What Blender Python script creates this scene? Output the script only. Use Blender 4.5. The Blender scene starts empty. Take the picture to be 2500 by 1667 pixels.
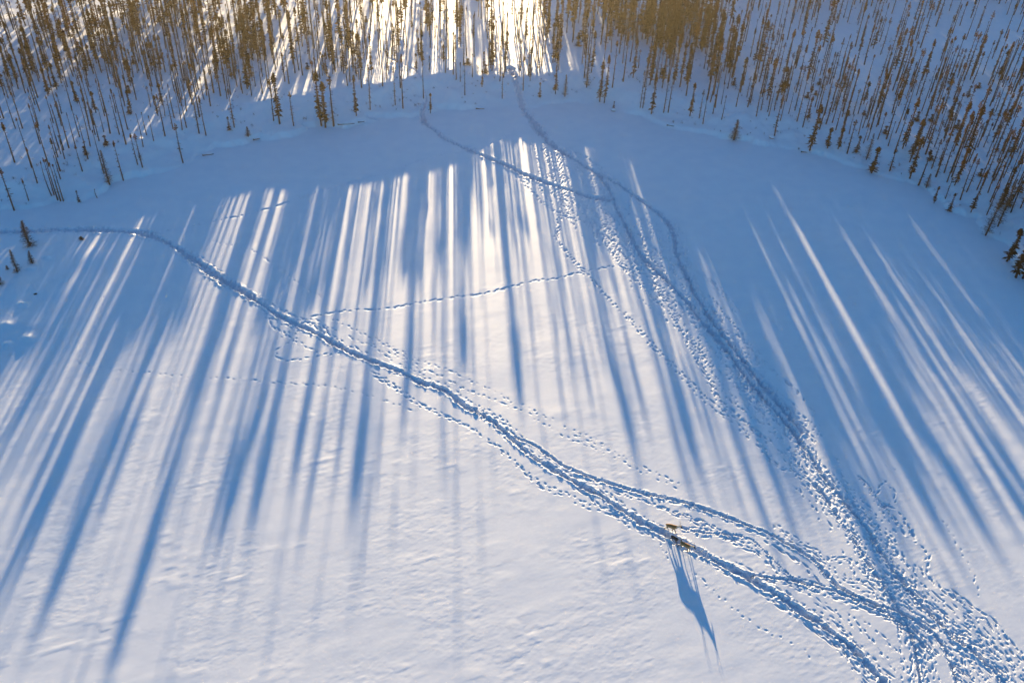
import bpy, math, random
import numpy as np
from mathutils import Matrix, Vector

# ---------------------------------------------------------------- camera, sky, sun, exposure
scene = bpy.context.scene
SUN_EL = math.radians(6.0)
TAN = math.tan(SUN_EL)
CAM_H = 90.0
FPX = 2262.0                      # focal length in pixels of the 2500 px wide photograph
CX, CY = 1250.0, 833.5
_dn = np.array([1118.0 - CX, 3657.0 - CY, FPX])      # straight down, in camera axes (x right, y down, z ahead)
_ds = np.array([1100.0 - CX, -986.0 - CY, FPX])      # level, towards the sun
DOWN = _dn / np.linalg.norm(_dn)
NORTH = _ds - DOWN * (_ds @ DOWN)
NORTH /= np.linalg.norm(NORTH)
EAST = np.cross(NORTH, -DOWN)
W2C = np.array([EAST, NORTH, -DOWN])                 # rows: world x, y, z in camera axes

cam_data = bpy.data.cameras.new('camera')
cam = bpy.data.objects.new('camera', cam_data)
scene.collection.objects.link(cam)
cam_data.sensor_width = 36.0
cam_data.lens = 36.0 * FPX / 2500.0
cam_data.clip_start = 0.5
cam_data.clip_end = 9000.0
_r, _u, _b = W2C[:, 0], -W2C[:, 1], -W2C[:, 2]
cam.matrix_world = Matrix(((_r[0], _u[0], _b[0], 0), (_r[1], _u[1], _b[1], 0), (_r[2], _u[2], _b[2], CAM_H), (0, 0, 0, 1)))
scene.camera = cam

world = bpy.data.worlds.new('World')
scene.world = world
world.use_nodes = True
nt = world.node_tree
nt.nodes.clear()
sky = nt.nodes.new('ShaderNodeTexSky')
sky.sky_type = 'NISHITA'
sky.sun_disc = False
sky.sun_elevation = SUN_EL
sky.sun_rotation = 0.0
sky.air_density = 1.0
sky.dust_density = 0.3
sky.ozone_density = 4.0
tint = nt.nodes.new('ShaderNodeMixRGB')
tint.blend_type = 'MULTIPLY'
tint.inputs[0].default_value = 1.0
tint.inputs[2].default_value = (0.60, 0.945, 1.06, 1)
bg = nt.nodes.new('ShaderNodeBackground')
bg.inputs[1].default_value = 0.074
wo = nt.nodes.new('ShaderNodeOutputWorld')
nt.links.new(sky.outputs[0], tint.inputs[1])
nt.links.new(tint.outputs[0], bg.inputs[0])
nt.links.new(bg.outputs[0], wo.inputs[0])

sun_data = bpy.data.lights.new('sun', 'SUN')
sun_data.energy = 5.0
sun_data.angle = math.radians(0.5)
sun_data.color = (1.0, 0.765, 0.45)
sun = bpy.data.objects.new('sun', sun_data)
scene.collection.objects.link(sun)
sun.rotation_euler = Vector((0, -math.cos(SUN_EL), -math.sin(SUN_EL))).to_track_quat('-Z', 'Y').to_euler()

scene.view_settings.view_transform = 'Standard'
scene.view_settings.look = 'None'
scene.view_settings.exposure = 1.92
scene.view_settings.gamma = 1.0
scene.cycles.max_bounces = 6
scene.cycles.diffuse_bounces = 3
scene.cycles.transmission_bounces = 3
scene.cycles.volume_bounces = 0

# ---------------------------------------------------------------- helpers
C = scene.collection
RNG = np.random.default_rng(7)
random.seed(7)


def ground_at(px, py, z=0.0):
    """the point at height z that the photograph shows at pixel (px, py)"""
    px = np.asarray(px, float); py = np.asarray(py, float)
    d = np.stack([(px - CX) / FPX, (py - CY) / FPX, np.ones_like(px)], -1) @ W2C.T
    t = (z - CAM_H) / d[..., 2]
    return d[..., 0] * t, d[..., 1] * t


def pixel_of(x, y, z):
    v = np.stack([np.asarray(x, float), np.asarray(y, float), np.asarray(z, float) - CAM_H], -1) @ W2C
    return CX + FPX * v[..., 0] / v[..., 2], CY + FPX * v[..., 1] / v[..., 2], v[..., 2]


def _hash(ix, iy, seed):
    h = (ix.astype(np.int64) * 374761393 + iy.astype(np.int64) * 668265263 + seed * 1442695041) & 0xFFFFFFFF
    h = ((h ^ (h >> 13)) * 1274126177) & 0xFFFFFFFF
    return ((h ^ (h >> 16)) & 0xFFFFFF) / float(0xFFFFFF) * 2 - 1


def noise2(x, y, seed):
    ix = np.floor(x); iy = np.floor(y)
    fx = x - ix; fy = y - iy
    fx = fx * fx * fx * (fx * (fx * 6 - 15) + 10); fy = fy * fy * fy * (fy * (fy * 6 - 15) + 10)
    a = _hash(ix, iy, seed); b = _hash(ix + 1, iy, seed); c = _hash(ix, iy + 1, seed); d = _hash(ix + 1, iy + 1, seed)
    return (a * (1 - fx) + b * fx) * (1 - fy) + (c * (1 - fx) + d * fx) * fy


def smooth(a, b, v):
    t = np.clip((v - a) / (b - a), 0, 1)
    return t * t * (3 - 2 * t)


# ---------------------------------------------------------------- shoreline and terrain
SHORE_PX = [(-500, 600), (-200, 545), (0, 520), (120, 500), (180, 490), (238, 480), (270, 453), (330, 438), (365, 432), (405, 415), (455, 398), (500, 380),
            (560, 362), (640, 338), (700, 328), (790, 312), (840, 305), (900, 297), (960, 287), (1020, 277), (1040, 271), (1100, 269),
            (1200, 262), (1300, 256), (1400, 252), (1450, 260), (1510, 273), (1560, 290), (1620, 308), (1690, 322), (1780, 340),
            (1880, 350), (1960, 372), (2060, 397), (2130, 412), (2200, 445), (2260, 470), (2310, 500), (2380, 540), (2440, 590),
            (2490, 650), (2560, 740), (2700, 950), (2900, 1300)]
_sx, _sy = ground_at([p[0] for p in SHORE_PX], [p[1] for p in SHORE_PX])
SHORE = list(zip(_sx, _sy))
SHORE = [(-1500.0, 60.0), (-400.0, 100.0)] + SHORE + [(140.0, -300.0), (160.0, -1500.0)]
SHORE = np.array(SHORE)


def shore_dist(x, y):
    """signed distance to the shoreline, positive inland"""
    best = np.full(x.shape, 1e18); sgn = np.ones(x.shape)
    for (ax, ay), (bx, by) in zip(SHORE[:-1], SHORE[1:]):
        ex, ey = bx - ax, by - ay
        t = np.clip(((x - ax) * ex + (y - ay) * ey) / (ex * ex + ey * ey), 0, 1)
        qx = x - ax - t * ex; qy = y - ay - t * ey
        d2 = qx * qx + qy * qy
        side = np.where(ex * qy - ey * qx > 0, 1.0, -1.0)
        m = d2 < best - 1e-9
        best = np.where(m, d2, best); sgn = np.where(m, side, sgn)
    return np.sqrt(best) * sgn


def land_height(x, y, d=None):
    if d is None:
        d = shore_dist(x, y)
    d = d + 1.5 * noise2(x / 6.0, y / 6.0, 11) + 0.8 * noise2(x / 2.3, y / 2.3, 12) + .3 * noise2(x / .9, y / .9, 10)
    bank = 0.75 * smooth(-0.15, 1.0, d) * (0.85 + 0.7 * noise2(x / 9.0, y / 9.0, 13) * (1 - smooth(3, 11, d)))
    rise = np.interp(x, [-60, -35, -20, 0, 4, 8, 14, 24, 60], [2.85, 3.1, 3.45, 3.5, 3.1, 2.3, 2.3, 2.8, 2.7]) * smooth(0.2, 11.0, d)
    hum = (.3 + 1.3 * smooth(30, 70, -x)) * (0.09 * noise2((x * .83 + y * .56) / 7.0, (y * .83 - x * .56) / 5.6, 15) + 0.05 * noise2(x / 2.6, y / 2.6, 16) + .022 * noise2(x / 1.1, y / 1.1, 17)) * smooth(4, 18, d)
    return bank + rise + hum + 0.004 * np.clip(d - 20, 0, 400)


def z_at(x, y):
    return land_height(np.atleast_1d(np.asarray(x, float)), np.atleast_1d(np.asarray(y, float)))


def on_ground(px, py):
    """where the sight line of a pixel meets the terrain"""
    px = np.atleast_1d(np.asarray(px, float)); py = np.atleast_1d(np.asarray(py, float))
    z = np.zeros_like(px)
    for _ in range(8):
        x, y = ground_at(px, py, z)
        z = 0.5 * z + 0.5 * land_height(x, y)
    return x, y, land_height(x, y)


# ---------------------------------------------------------------- trails and hoof prints (traced in the photograph, laid out on the ice)
TRAIL_MAIN = [(-60, 568), (0, 567), (130, 566), (265, 563), (350, 571), (425, 601), (478, 638), (553, 689), (616, 728), (690, 776),
              (751, 803), (822, 841), (890, 875), (972, 905), (1026, 933), (1081, 950), (1139, 994), (1197, 1024), (1251, 1072), (1299, 1113), (1346, 1143),
              (1402, 1177), (1453, 1201), (1511, 1239), (1559, 1269), (1627, 1304), (1702, 1343), (1777, 1382), (1831, 1412), (1893, 1450),
              (1940, 1480), (2002, 1521), (2049, 1555), (2100, 1600), (2160, 1667), (2220, 1740)]
TRAIL_UPPER = [(1250, 1066), (1299, 1084), (1346, 1116), (1378, 1138), (1443, 1164), (1504, 1184), (1545, 1196), (1607, 1211), (1675, 1227), (1743, 1249),
               (1794, 1268), (1831, 1283), (1879, 1303), (1930, 1331), (1964, 1351), (1998, 1378), (2015, 1399), (2049, 1433), (2109, 1462), (2143, 1476), (2211, 1500), (2290, 1560), (2330, 1640), (2350, 1740)]
TRAIL_FORK = [(1664, 1287), (1695, 1295), (1726, 1300), (1777, 1303), (1828, 1314), (1859, 1337), (1893, 1371), (1930, 1405), (1990, 1440)]
TRAIL_CROSS = [(1820, 1400), (1879, 1409), (1937, 1416), (1998, 1433), (2049, 1446), (2097, 1467), (2150, 1490), (2215, 1530), (2270, 1590)]
TRAIL_RIGHT = [(1245, 195), (1255, 215), (1266, 236), (1271, 254), (1282, 272), (1302, 298), (1322, 325), (1346, 352), (1380, 376), (1418, 400), (1455, 423), (1482, 454), (1496, 481),
               (1506, 508), (1523, 539), (1540, 576), (1560, 614), (1584, 644), (1618, 675), (1652, 709), (1683, 743), (1706, 778),
               (1740, 812), (1781, 863), (1808, 901), (1842, 945), (1876, 982), (1903, 1013), (1931, 1047), (1961, 1088), (1995, 1139), (2017, 1170),
               (2058, 1218), (2092, 1259), (2122, 1297), (2150, 1344), (2177, 1385), (2204, 1419), (2231, 1453), (2259, 1487), (2293, 1518),
               (2330, 1559), (2364, 1579), (2409, 1620), (2449, 1665), (2500, 1740)]
TRAIL_OUTER = [(1455, 420), (1506, 447), (1540, 471), (1574, 495), (1608, 522), (1632, 546), (1646, 580), (1652, 617), (1669, 658), (1686, 692),
               (1703, 726), (1744, 790), (1790, 850), (1850, 925), (1900, 985), (1960, 1055)]
TRAIL_SHORE = [(782, 152), (847, 161), (906, 169), (946, 182), (987, 198), (1021, 220), (1043, 252), (1032, 276), (1038, 297), (1064, 321), (1091, 340), (1134, 359), (1174, 378), (1214, 394), (1241, 406), (1282, 427),
               (1336, 447), (1390, 464), (1438, 481), (1489, 488)]
TRAIL_LEFTLOW = [(1990, 1178), (2017, 1215), (2045, 1262), (2080, 1310), (2110, 1360), (2150, 1420), (2190, 1480), (2220, 1540), (2240, 1610), (2250, 1700)]

# (path, half width m, depth m)
TROUGHS = [(TRAIL_MAIN[:9], 0.62, 0.4), (TRAIL_MAIN[7:], 0.34, 0.32), (TRAIL_UPPER, 0.2, 0.22), (TRAIL_FORK, 0.14, 0.14), (TRAIL_CROSS, 0.18, 0.2),
           (TRAIL_RIGHT[:9], 0.7, 0.5), (TRAIL_RIGHT[8:30], 0.36, 0.36), (TRAIL_RIGHT[28:], 0.26, 0.26), (TRAIL_OUTER, 0.36, 0.4), (TRAIL_SHORE[3:7], 0.3, 0.1), (TRAIL_SHORE[6:], 0.5, 0.5), (TRAIL_LEFTLOW, .2, .18)]

# (path, number of animals, spread start m, spread end m, size)
TRACKS = [
    (TRAIL_MAIN[3:9], 9, 0.7, 1.5, .9), (TRAIL_MAIN[8:14], 9, 1.5, 0.9, .9), (TRAIL_MAIN[13:22], 7, 0.7, 1.4, .8), (TRAIL_MAIN[21:28], 8, 1.5, 1.2, .9), (TRAIL_MAIN[27:], 9, 1.4, 3.6, 1.0),
    (TRAIL_UPPER[4:14], 3, 0.5, 1.2, 0.9), (TRAIL_UPPER[12:], 6, 1.2, 3.2, 1.0),
    (TRAIL_FORK, 3, 0.4, 1.0, 0.9), (TRAIL_CROSS, 4, 0.6, 1.6, 1.0),
    (TRAIL_RIGHT[5:14], 26, 1.2, 4.4, 0.95), (TRAIL_RIGHT[13:22], 40, 4.0, 4.4, 1.0), (TRAIL_RIGHT[21:30], 40, 4.0, 3.4, 1.0), (TRAIL_RIGHT[29:37], 32, 2.8, 3.2, .85), (TRAIL_RIGHT[36:], 46, 3.2, 4.6, .85),
    (TRAIL_LEFTLOW, 10, 1.2, 3.0, .85),
    (TRAIL_OUTER[2:12], 14, 1.4, 2.4, 0.95), (TRAIL_OUTER[10:], 14, 1.4, 2.2, 1.0),
    (TRAIL_SHORE[7:], 3, 0.5, 1.8, 0.7),
    ([(1312, 325), (1340, 352), (1363, 386), (1370, 440), (1370, 488), (1364, 540), (1360, 583), (1390, 624), (1431, 668), (1489, 733), (1543, 788), (1584, 836), (1631, 884), (1679, 931),
      (1716, 969), (1761, 1006), (1808, 1047), (1856, 1091), (1893, 1135), (1944, 1156), (1995, 1193), (2029, 1231)], 2, 0.25, 0.5, 1.0),
    ([(1316, 345), (1350, 420), (1372, 470), (1410, 510), (1440, 545), (1480, 585), (1520, 625), (1560, 665)], 12, 2.2, 3.0, 0.95),
    ([(1400, 400), (1430, 450), (1462, 500), (1480, 545), (1500, 590)], 12, 2.4, 3.0, 0.95),
    ([(1455, 563), (1486, 611), (1513, 648), (1557, 689), (1591, 726), (1638, 768), (1665, 816), (1699, 877), (1733, 938), (1757, 982), (1808, 1027), (1880, 1085)], 4, 0.4, 1.0, 1.0),
    ([(1265, 423), (1295, 464), (1336, 505), (1380, 529), (1438, 546), (1489, 560), (1516, 580)], 2, 0.3, 0.5, 0.9),
    ([(1340, 470), (1390, 500), (1440, 505), (1470, 530), (1510, 560)], 4, 1.5, 1.8, 0.8),
    ([(1540, 470), (1545, 520), (1590, 540), (1600, 575), (1570, 600)], 3, 0.8, 1.2, 0.8),
    ([(1565, 625), (1620, 622), (1682, 630)], 3, 0.4, 0.6, 0.8),
    ([(738, 788), (772, 771), (823, 761), (883, 757), (942, 754), (1010, 740), (1078, 730), (1129, 722), (1180, 716), (1240, 702), (1300, 687), (1343, 682), (1404, 668), (1472, 655), (1513, 651), (1570, 672), (1620, 682)], 1, 0, 0, 1.05),
    ([(389, 566), (440, 558), (482, 548), (560, 533), (582, 529), (653, 509), (738, 482), (823, 454), (908, 431), (957, 418), (1016, 396), (1080, 378), (1147, 370), (1200, 350), (1262, 318)], 1, 0, 0, 1.0),
    ([(830, 863), (782, 866), (738, 876), (704, 880), (677, 873), (673, 859), (690, 843), (711, 832), (731, 835), (758, 852), (782, 864)], 1, 0, 0, 1.0),
    ([(650, 770), (671, 800), (711, 832), (720, 800), (735, 785), (770, 790), (785, 812)], 2, 0.4, 0.8, 1.0),
    ([(190, 884), (238, 897), (306, 904), (381, 911), (459, 921), (544, 924), (612, 928), (680, 935), (748, 938), (816, 946), (870, 958), (938, 977), (1006, 1001)], 1, 0, 0, 0.5),
    ([(256, 722), (250, 760), (236, 790), (215, 830), (197, 860), (190, 884)], 1, 0, 0, 0.45),
    ([(514, 588), (560, 597), (615, 612), (660, 640), (690, 660), (730, 690), (745, 705), (790, 728)], 1, 0, 0, 0.5),
    ([(904, 834), (958, 854), (1006, 882), (1061, 902), (1098, 916), (1135, 936), (1169, 950), (1207, 967), (1244, 990), (1282, 1001), (1312, 1021), (1353, 1038), (1387, 1059), (1431, 1076), (1475, 1096)], 2, 0.9, 1.1, .55),
    ([(1400, 1067), (1468, 1095), (1536, 1129), (1590, 1156), (1658, 1190)], 2, 0.7, 0.7, 0.55),
    ([(785, 780), (830, 800), (880, 825), (930, 845), (990, 880), (1050, 905)], 2, 1.2, 1.2, 0.65),
    ([(911, 912), (952, 936), (993, 963), (1023, 984), (1064, 1004), (1091, 1018), (1122, 1031), (1159, 1052), (1203, 1082), (1231, 1106), (1258, 1130), (1285, 1154), (1312, 1178), (1346, 1195), (1380, 1208),
      (1421, 1229), (1465, 1242), (1500, 1252), (1560, 1272)], 2, 0.25, 0.7, .95),
    ([(1938, 1184), (1972, 1222), (1989, 1242), (2003, 1269)], 1, 0, 0, 0.9),
    ([(1891, 1279), (1938, 1313), (1989, 1341), (2023, 1364), (2075, 1368), (2120, 1400), (2190, 1430)], 3, 0.4, 1.2, 0.9),
    ([(1700, 1276), (1734, 1296), (1782, 1317), (1829, 1341), (1870, 1364), (1890, 1388)], 2, 0.3, 0.7, 1.0),
    ([(1504, 1200), (1560, 1215), (1620, 1240), (1690, 1265), (1750, 1290), (1800, 1320)], 3, 0.4, 1.0, 1.0),
    ([(2150, 1228), (2194, 1249), (2218, 1290), (2238, 1324), (2265, 1351), (2262, 1378), (2272, 1416), (2286, 1439)], 1, 0, 0, 1.1),
    ([(2146, 1235), (2140, 1205), (2146, 1194), (2156, 1174), (2177, 1191), (2187, 1215), (2170, 1235), (2146, 1235)], 1, 0, 0, 1.0),
    ([(2100, 1160), (2130, 1190), (2160, 1230), (2200, 1280), (2215, 1300)], 3, 0.6, 1.6, 0.9),
    ([(2296, 1440), (2337, 1457), (2378, 1494), (2408, 1508), (2439, 1549), (2500, 1620)], 2, 0.5, 0.8, 1.0),
    ([(2340, 1470), (2381, 1518), (2415, 1572), (2456, 1623), (2483, 1664), (2520, 1720)], 2, 0.5, 0.9, 1.0),
    ([(1700, 1402), (1744, 1446), (1758, 1457), (1819, 1508), (1870, 1542), (1945, 1572), (1990, 1610)], 1, 0, 0, 0.6),
    ([(1867, 1455), (1904, 1480), (1925, 1494), (1969, 1525), (1989, 1538), (2040, 1576), (2109, 1623), (2150, 1660)], 1, 0.3, 0.3, 1.0),
    ([(2156, 1133), (2211, 1167), (2279, 1235), (2347, 1344), (2378, 1405), (2391, 1457)], 1, 0, 0, 0.4),
    ([(1610, 1330), (1625, 1345), (1640, 1370)], 1, 0, 0, 0.6),
    ([(1590, 1295), (1612, 1318), (1622, 1330)], 2, .3, .3, 0.9),
    ([(2000, 1450), (2060, 1500), (2110, 1550), (2160, 1610), (2200, 1680)], 5, 1.4, 2.6, 1.0),
    ([(2060, 1490), (2100, 1472), (2130, 1462)], 1, 0, 0, 1.0), ([(2075, 1420), (2140, 1415), (2190, 1432)], 2, .3, .6, 1.0), ([(2060, 1340), (2085, 1405), (2110, 1425)], 1, 0, 0, 0.9),
]


def path_points(path, step):
    x, y = ground_at([p[0] for p in path], [p[1] for p in path])
    # Catmull-Rom through the traced points
    P = np.stack([x, y], -1)
    Q = np.vstack([2 * P[0] - P[1], P, 2 * P[-1] - P[-2]])
    out = []
    for i in range(len(P) - 1):
        p0, p1, p2, p3 = Q[i], Q[i + 1], Q[i + 2], Q[i + 3]
        n = max(2, int(np.linalg.norm(p2 - p1) / step))
        t = np.linspace(0, 1, n, endpoint=False)[:, None]
        out.append(0.5 * (2 * p1 + (p2 - p0) * t + (2 * p0 - 5 * p1 + 4 * p2 - p3) * t ** 2 + (3 * p1 - p0 - 3 * p2 + p3) * t ** 3))
    return np.vstack(out + [P[-1:]])


def wander(n, scale, seed):
    k = np.arange(n) / scale
    return noise2(k, np.full(n, seed * 3.7), seed)


# ---------------------------------------------------------------- the ground sheet
def build_ground():
    # spacing follows the distance from the middle of the lake's near side: fine where prints need it, wide towards the horizon
    fine = [24.0]
    while fine[-1] < 300:
        y = fine[-1]
        fine.append(y + max(0.08, 0.092 * (y * y + 8100) / 11000 * (1.0 if y < 215 else 1.4)))
    ys = np.concatenate([[-900, -600, -300, -150, -70, -20, 2, 12, 18, 21.5], fine, [303, 308, 315, 325, 340, 365, 410, 500, 700, 1100, 1800, 3000]])
    tf = np.linspace(-0.66, 0.66, 1440)
    side = np.array([0.665, 0.675, 0.69, 0.72, 0.77, 0.85, 0.9, 1.05, 1.25])
    ts = np.concatenate([-side[::-1], tf, side])
    R = np.sqrt(ys * ys + 8100.0)
    X = R[:, None] * ts[None, :]
    Y = np.repeat(ys[:, None], len(ts), 1)
    ny, nx = X.shape
    d = shore_dist(X, Y)
    Z = land_height(X, Y, d)
    lake = 1 - smooth(-0.5, 1.5, d)
    # wind-packed snow: long low drifts, then shallow wind crust
    a, b = X * 0.94 + Y * 0.34, -X * 0.34 + Y * 0.94
    near = 1 - smooth(95, 150, Y)
    patch = .4 + 1.0 * smooth(-.35, .5, noise2(X / 9 + 5, Y / 6, 29) + .4 * noise2(X / 3.1, Y / 2.2, 30))
    Z = Z + lake * (0.020 * noise2(a / 14, b / 7.0, 21) + 0.006 * noise2(a / 3.6, b / 1.7, 22) * (0.45 + near)
                    + (0.0030 * noise2(a / .95, b / 0.46, 23) * (0.35 + near) + 0.0022 * noise2(a / .42, b / .24, 24) * (.2 + near)) * patch)
    crust = np.clip(noise2(a / 7 + 31, b / 4.2, 25) - 0.15, 0, 1)
    Z = Z + lake * near * 0.030 * crust * np.clip(noise2(a / 1.5, b / .75, 26), 0, 1)
    Z = Z + (1 - lake) * 0.02 * noise2(X / .9, Y / .9, 27)
    # a low drift tongue by the left edge of the lake
    for (px, py, hgt, wid) in ((150, 590, .5, 6), (60, 640, .75, 8), (10, 700, .8, 9), (-60, 760, .9, 12), (225, 632, .35, 4.5), (40, 800, .35, 4)):
        gx, gy = ground_at(px, py)
        Z = Z + hgt * np.exp(-((X - gx) ** 2 + ((Y - gy) * 1.3) ** 2) / wid ** 2)
    # snow hummocks over hidden stones and brush
    for (px, py, hgt, wid) in ((18, 805, .35, .8), (58, 755, .4, .6), (70, 830, .3, .9), (20, 845, .35, .7), (78, 672, .3, .6), (118, 642, .3, .5)):
        gx, gy = ground_at(px, py)
        Z = Z + hgt * np.exp(-((X - gx) ** 2 + (Y - gy) ** 2) / wid ** 2)
    mask = np.zeros_like(Z)
    for k, (path, hw, dep) in enumerate(TROUGHS):
        P = path_points(path, 0.3)
        n = len(P)
        w = hw * (1 + 0.35 * wander(n, 9, 40 + k)); dp = dep * (0.85 + 0.3 * wander(n, 5, 60 + k))
        off = 0.22 * hw * wander(n, 12, 80 + k)
        T = np.gradient(P, axis=0); T /= np.linalg.norm(T, axis=1)[:, None] + 1e-9
        P = P + np.stack([-T[:, 1], T[:, 0]], -1) * off[:, None]
        dist = np.full(Z.shape, 1e9); near_i = np.zeros(Z.shape, int)
        j0 = np.searchsorted(ys, P[:, 1].min() - 3); j1 = np.searchsorted(ys, P[:, 1].max() + 3)
        # nearest path point, found locally
        jj = np.searchsorted(ys, P[:, 1]); ii = np.searchsorted(ts, P[:, 0] / np.sqrt(P[:, 1] ** 2 + 8100))
        span = 2.4 * hw + 0.6
        for m in range(n):
            y0, y1 = np.searchsorted(ys, P[m, 1] - span), np.searchsorted(ys, P[m, 1] + span)
            x0 = np.searchsorted(ts, (P[m, 0] - span) / R[min(jj[m], ny - 1)]); x1 = np.searchsorted(ts, (P[m, 0] + span) / R[min(jj[m], ny - 1)])
            if y1 <= y0 or x1 <= x0:
                continue
            q = np.hypot(X[y0:y1, x0:x1] - P[m, 0], Y[y0:y1, x0:x1] - P[m, 1])
            s = dist[y0:y1, x0:x1]; t = near_i[y0:y1, x0:x1]
            mm = q < s
            s[mm] = q[mm]; t[mm] = m
        ok = dist < 1e8
        wi = w[near_i]; di = dp[near_i]
        q = np.where(ok, np.clip(dist / wi + 0.6 * noise2(X / .42, Y / .42, 130 + k) + 0.3 * noise2(X / .2, Y / .2, 150 + k), 0, 9), 9)
        rough = 1 + 0.75 * noise2(X / .5, Y / .5, 90 + k)
        prof = -di * np.exp(-(q ** 4)) * rough + 0.3 * di * np.exp(-((q - 1.45) / 0.35) ** 2) * np.clip(rough, .2, 2)
        Z = Z + prof
        mask = np.maximum(mask, np.exp(-(q ** 4) * .35))
    # hoof prints
    px_, py_, ang_, sz_ = [], [], [], []
    rng = np.random.default_rng(5)
    for k, (path, cnt, s0, s1, size) in enumerate(TRACKS):
        P = path_points(path, 0.2)
        T = np.gradient(P, axis=0); T /= np.linalg.norm(T, axis=1)[:, None] + 1e-9
        L = np.concatenate([[0], np.cumsum(np.linalg.norm(np.diff(P, axis=0), axis=1))])
        for c in range(cnt):
            stride = rng.uniform(0.66, 1.0); size_c = size * rng.uniform(.55, 1.15)
            q = np.arange(rng.uniform(0, .6), L[-1], stride); q = np.sort(q + rng.normal(0, .16, len(q)))
            q = q[(q > 0) & (q < L[-1]) & (rng.random(len(q)) < .9)]
            if cnt > 4:               # animals join and leave a wide band of tracks
                a0 = rng.uniform(-.3, .5) * L[-1]; b0 = a0 + rng.uniform(.45, 1.2) * L[-1]
                q = q[(q > a0) & (q < b0)]
            if len(q) < 2:
                continue
            f = q / L[-1]
            base = rng.normal(0, .5) if cnt > 2 else (c - (cnt - 1) / 2.0) * 1.2
            lat = (base + 0.55 * noise2(q / 9.0, np.full(len(q), c * 7.1 + k), 200 + k)) * (s0 + (s1 - s0) * f) + 0.12 * np.where(np.arange(len(q)) % 2, 1, -1) + rng.normal(0, .05, len(q))
            if cnt == 1:
                lat = 0.13 * np.where(np.arange(len(q)) % 2, 1, -1) + rng.normal(0, .04, len(q)) + .1 * noise2(q / 4, q * 0 + k, 300 + k)
            bx = np.interp(q, L, P[:, 0]); by = np.interp(q, L, P[:, 1]); tx = np.interp(q, L, T[:, 0]); ty = np.interp(q, L, T[:, 1])
            px_.append(bx - ty * lat); py_.append(by + tx * lat); ang_.append(np.arctan2(ty, tx) + rng.normal(0, .16, len(q))); sz_.append((size_c if cnt > 2 else size) * rng.uniform(.75, 1.2, len(q)))
    hx, hy, ha, hs = map(np.concatenate, (px_, py_, ang_, sz_))
    j = np.searchsorted(ys, hy); i = np.searchsorted(ts, hx / np.sqrt(hy ** 2 + 8100))
    dent = np.zeros_like(Z); rim = np.zeros_like(Z)
    hs = hs * np.exp(rng.normal(-.05, .26, len(hs)))
    ca, sa = np.cos(ha), np.sin(ha)
    el = hs * np.exp(rng.normal(np.log(.235), .45, len(hs))); ew = .08 * hs * rng.uniform(.8, 1.25, len(hs))
    fur = .055 * rng.random(len(hs)) ** 1.5 * hs
    cell = np.sqrt(hy ** 2 + 8100) * (tf[1] - tf[0]); ew = np.maximum(ew, .85 * cell); el = np.maximum(el, 1.3 * cell)
    for dj in range(-7, 8):
        for di_ in range(-7, 8):
            J = j + dj; I = i + di_
            ok = (J >= 0) & (J < ny) & (I >= 0) & (I < nx)
            J = J[ok]; I = I[ok]
            ex = X[J, I] - hx[ok]; ey = Y[J, I] - hy[ok]
            al = (ex * ca[ok] + ey * sa[ok]) / (el[ok]); ac = (-ex * sa[ok] + ey * ca[ok]) / (ew[ok])
            r2 = al ** 2 + ac ** 2
            np.maximum.at(dent, (J, I), 0.17 * np.minimum(hs[ok], 1.1) ** 1.5 * np.exp(-(r2 ** 1.5)))
            rf = (ex * ca[ok] + ey * sa[ok]) / (.62 * hs[ok]); rg = (-ex * sa[ok] + ey * ca[ok]) / (.85 * ew[ok])
            np.maximum.at(dent, (J, I), fur[ok] * np.exp(-(rf ** 4 + rg ** 2)))
            al2 = (ex * ca[ok] + ey * sa[ok] - 0.42 * hs[ok]) / (0.2 * hs[ok]); ac2 = (-ex * sa[ok] + ey * ca[ok]) / (0.18 * hs[ok])
            np.maximum.at(rim, (J, I), 0.016 * hs[ok] * np.exp(-(al2 ** 2 + ac2 ** 2)))
    Z = Z - dent + rim
    # normals for the whole sheet, so that the pieces cut from it meet without a seam
    co = np.stack([X, Y, Z], -1)
    du = np.gradient(co, axis=1); dv = np.gradient(co, axis=0)
    N = np.cross(du, dv); N /= np.linalg.norm(N, axis=-1)[..., None]
    idx = np.arange(ny * nx).reshape(ny, nx)
    quads = np.stack([idx[:-1, :-1], idx[:-1, 1:], idx[1:, 1:], idx[1:, :-1]], -1).reshape(-1, 4)
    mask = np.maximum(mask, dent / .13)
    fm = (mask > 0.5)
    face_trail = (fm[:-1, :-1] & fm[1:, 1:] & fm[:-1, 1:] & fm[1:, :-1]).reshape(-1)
    face_land = ((d[:-1, :-1] + d[1:, 1:]) * .5 > 0.4).reshape(-1)
    return co.reshape(-1, 3), N.reshape(-1, 3), quads, face_trail, face_land


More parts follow.
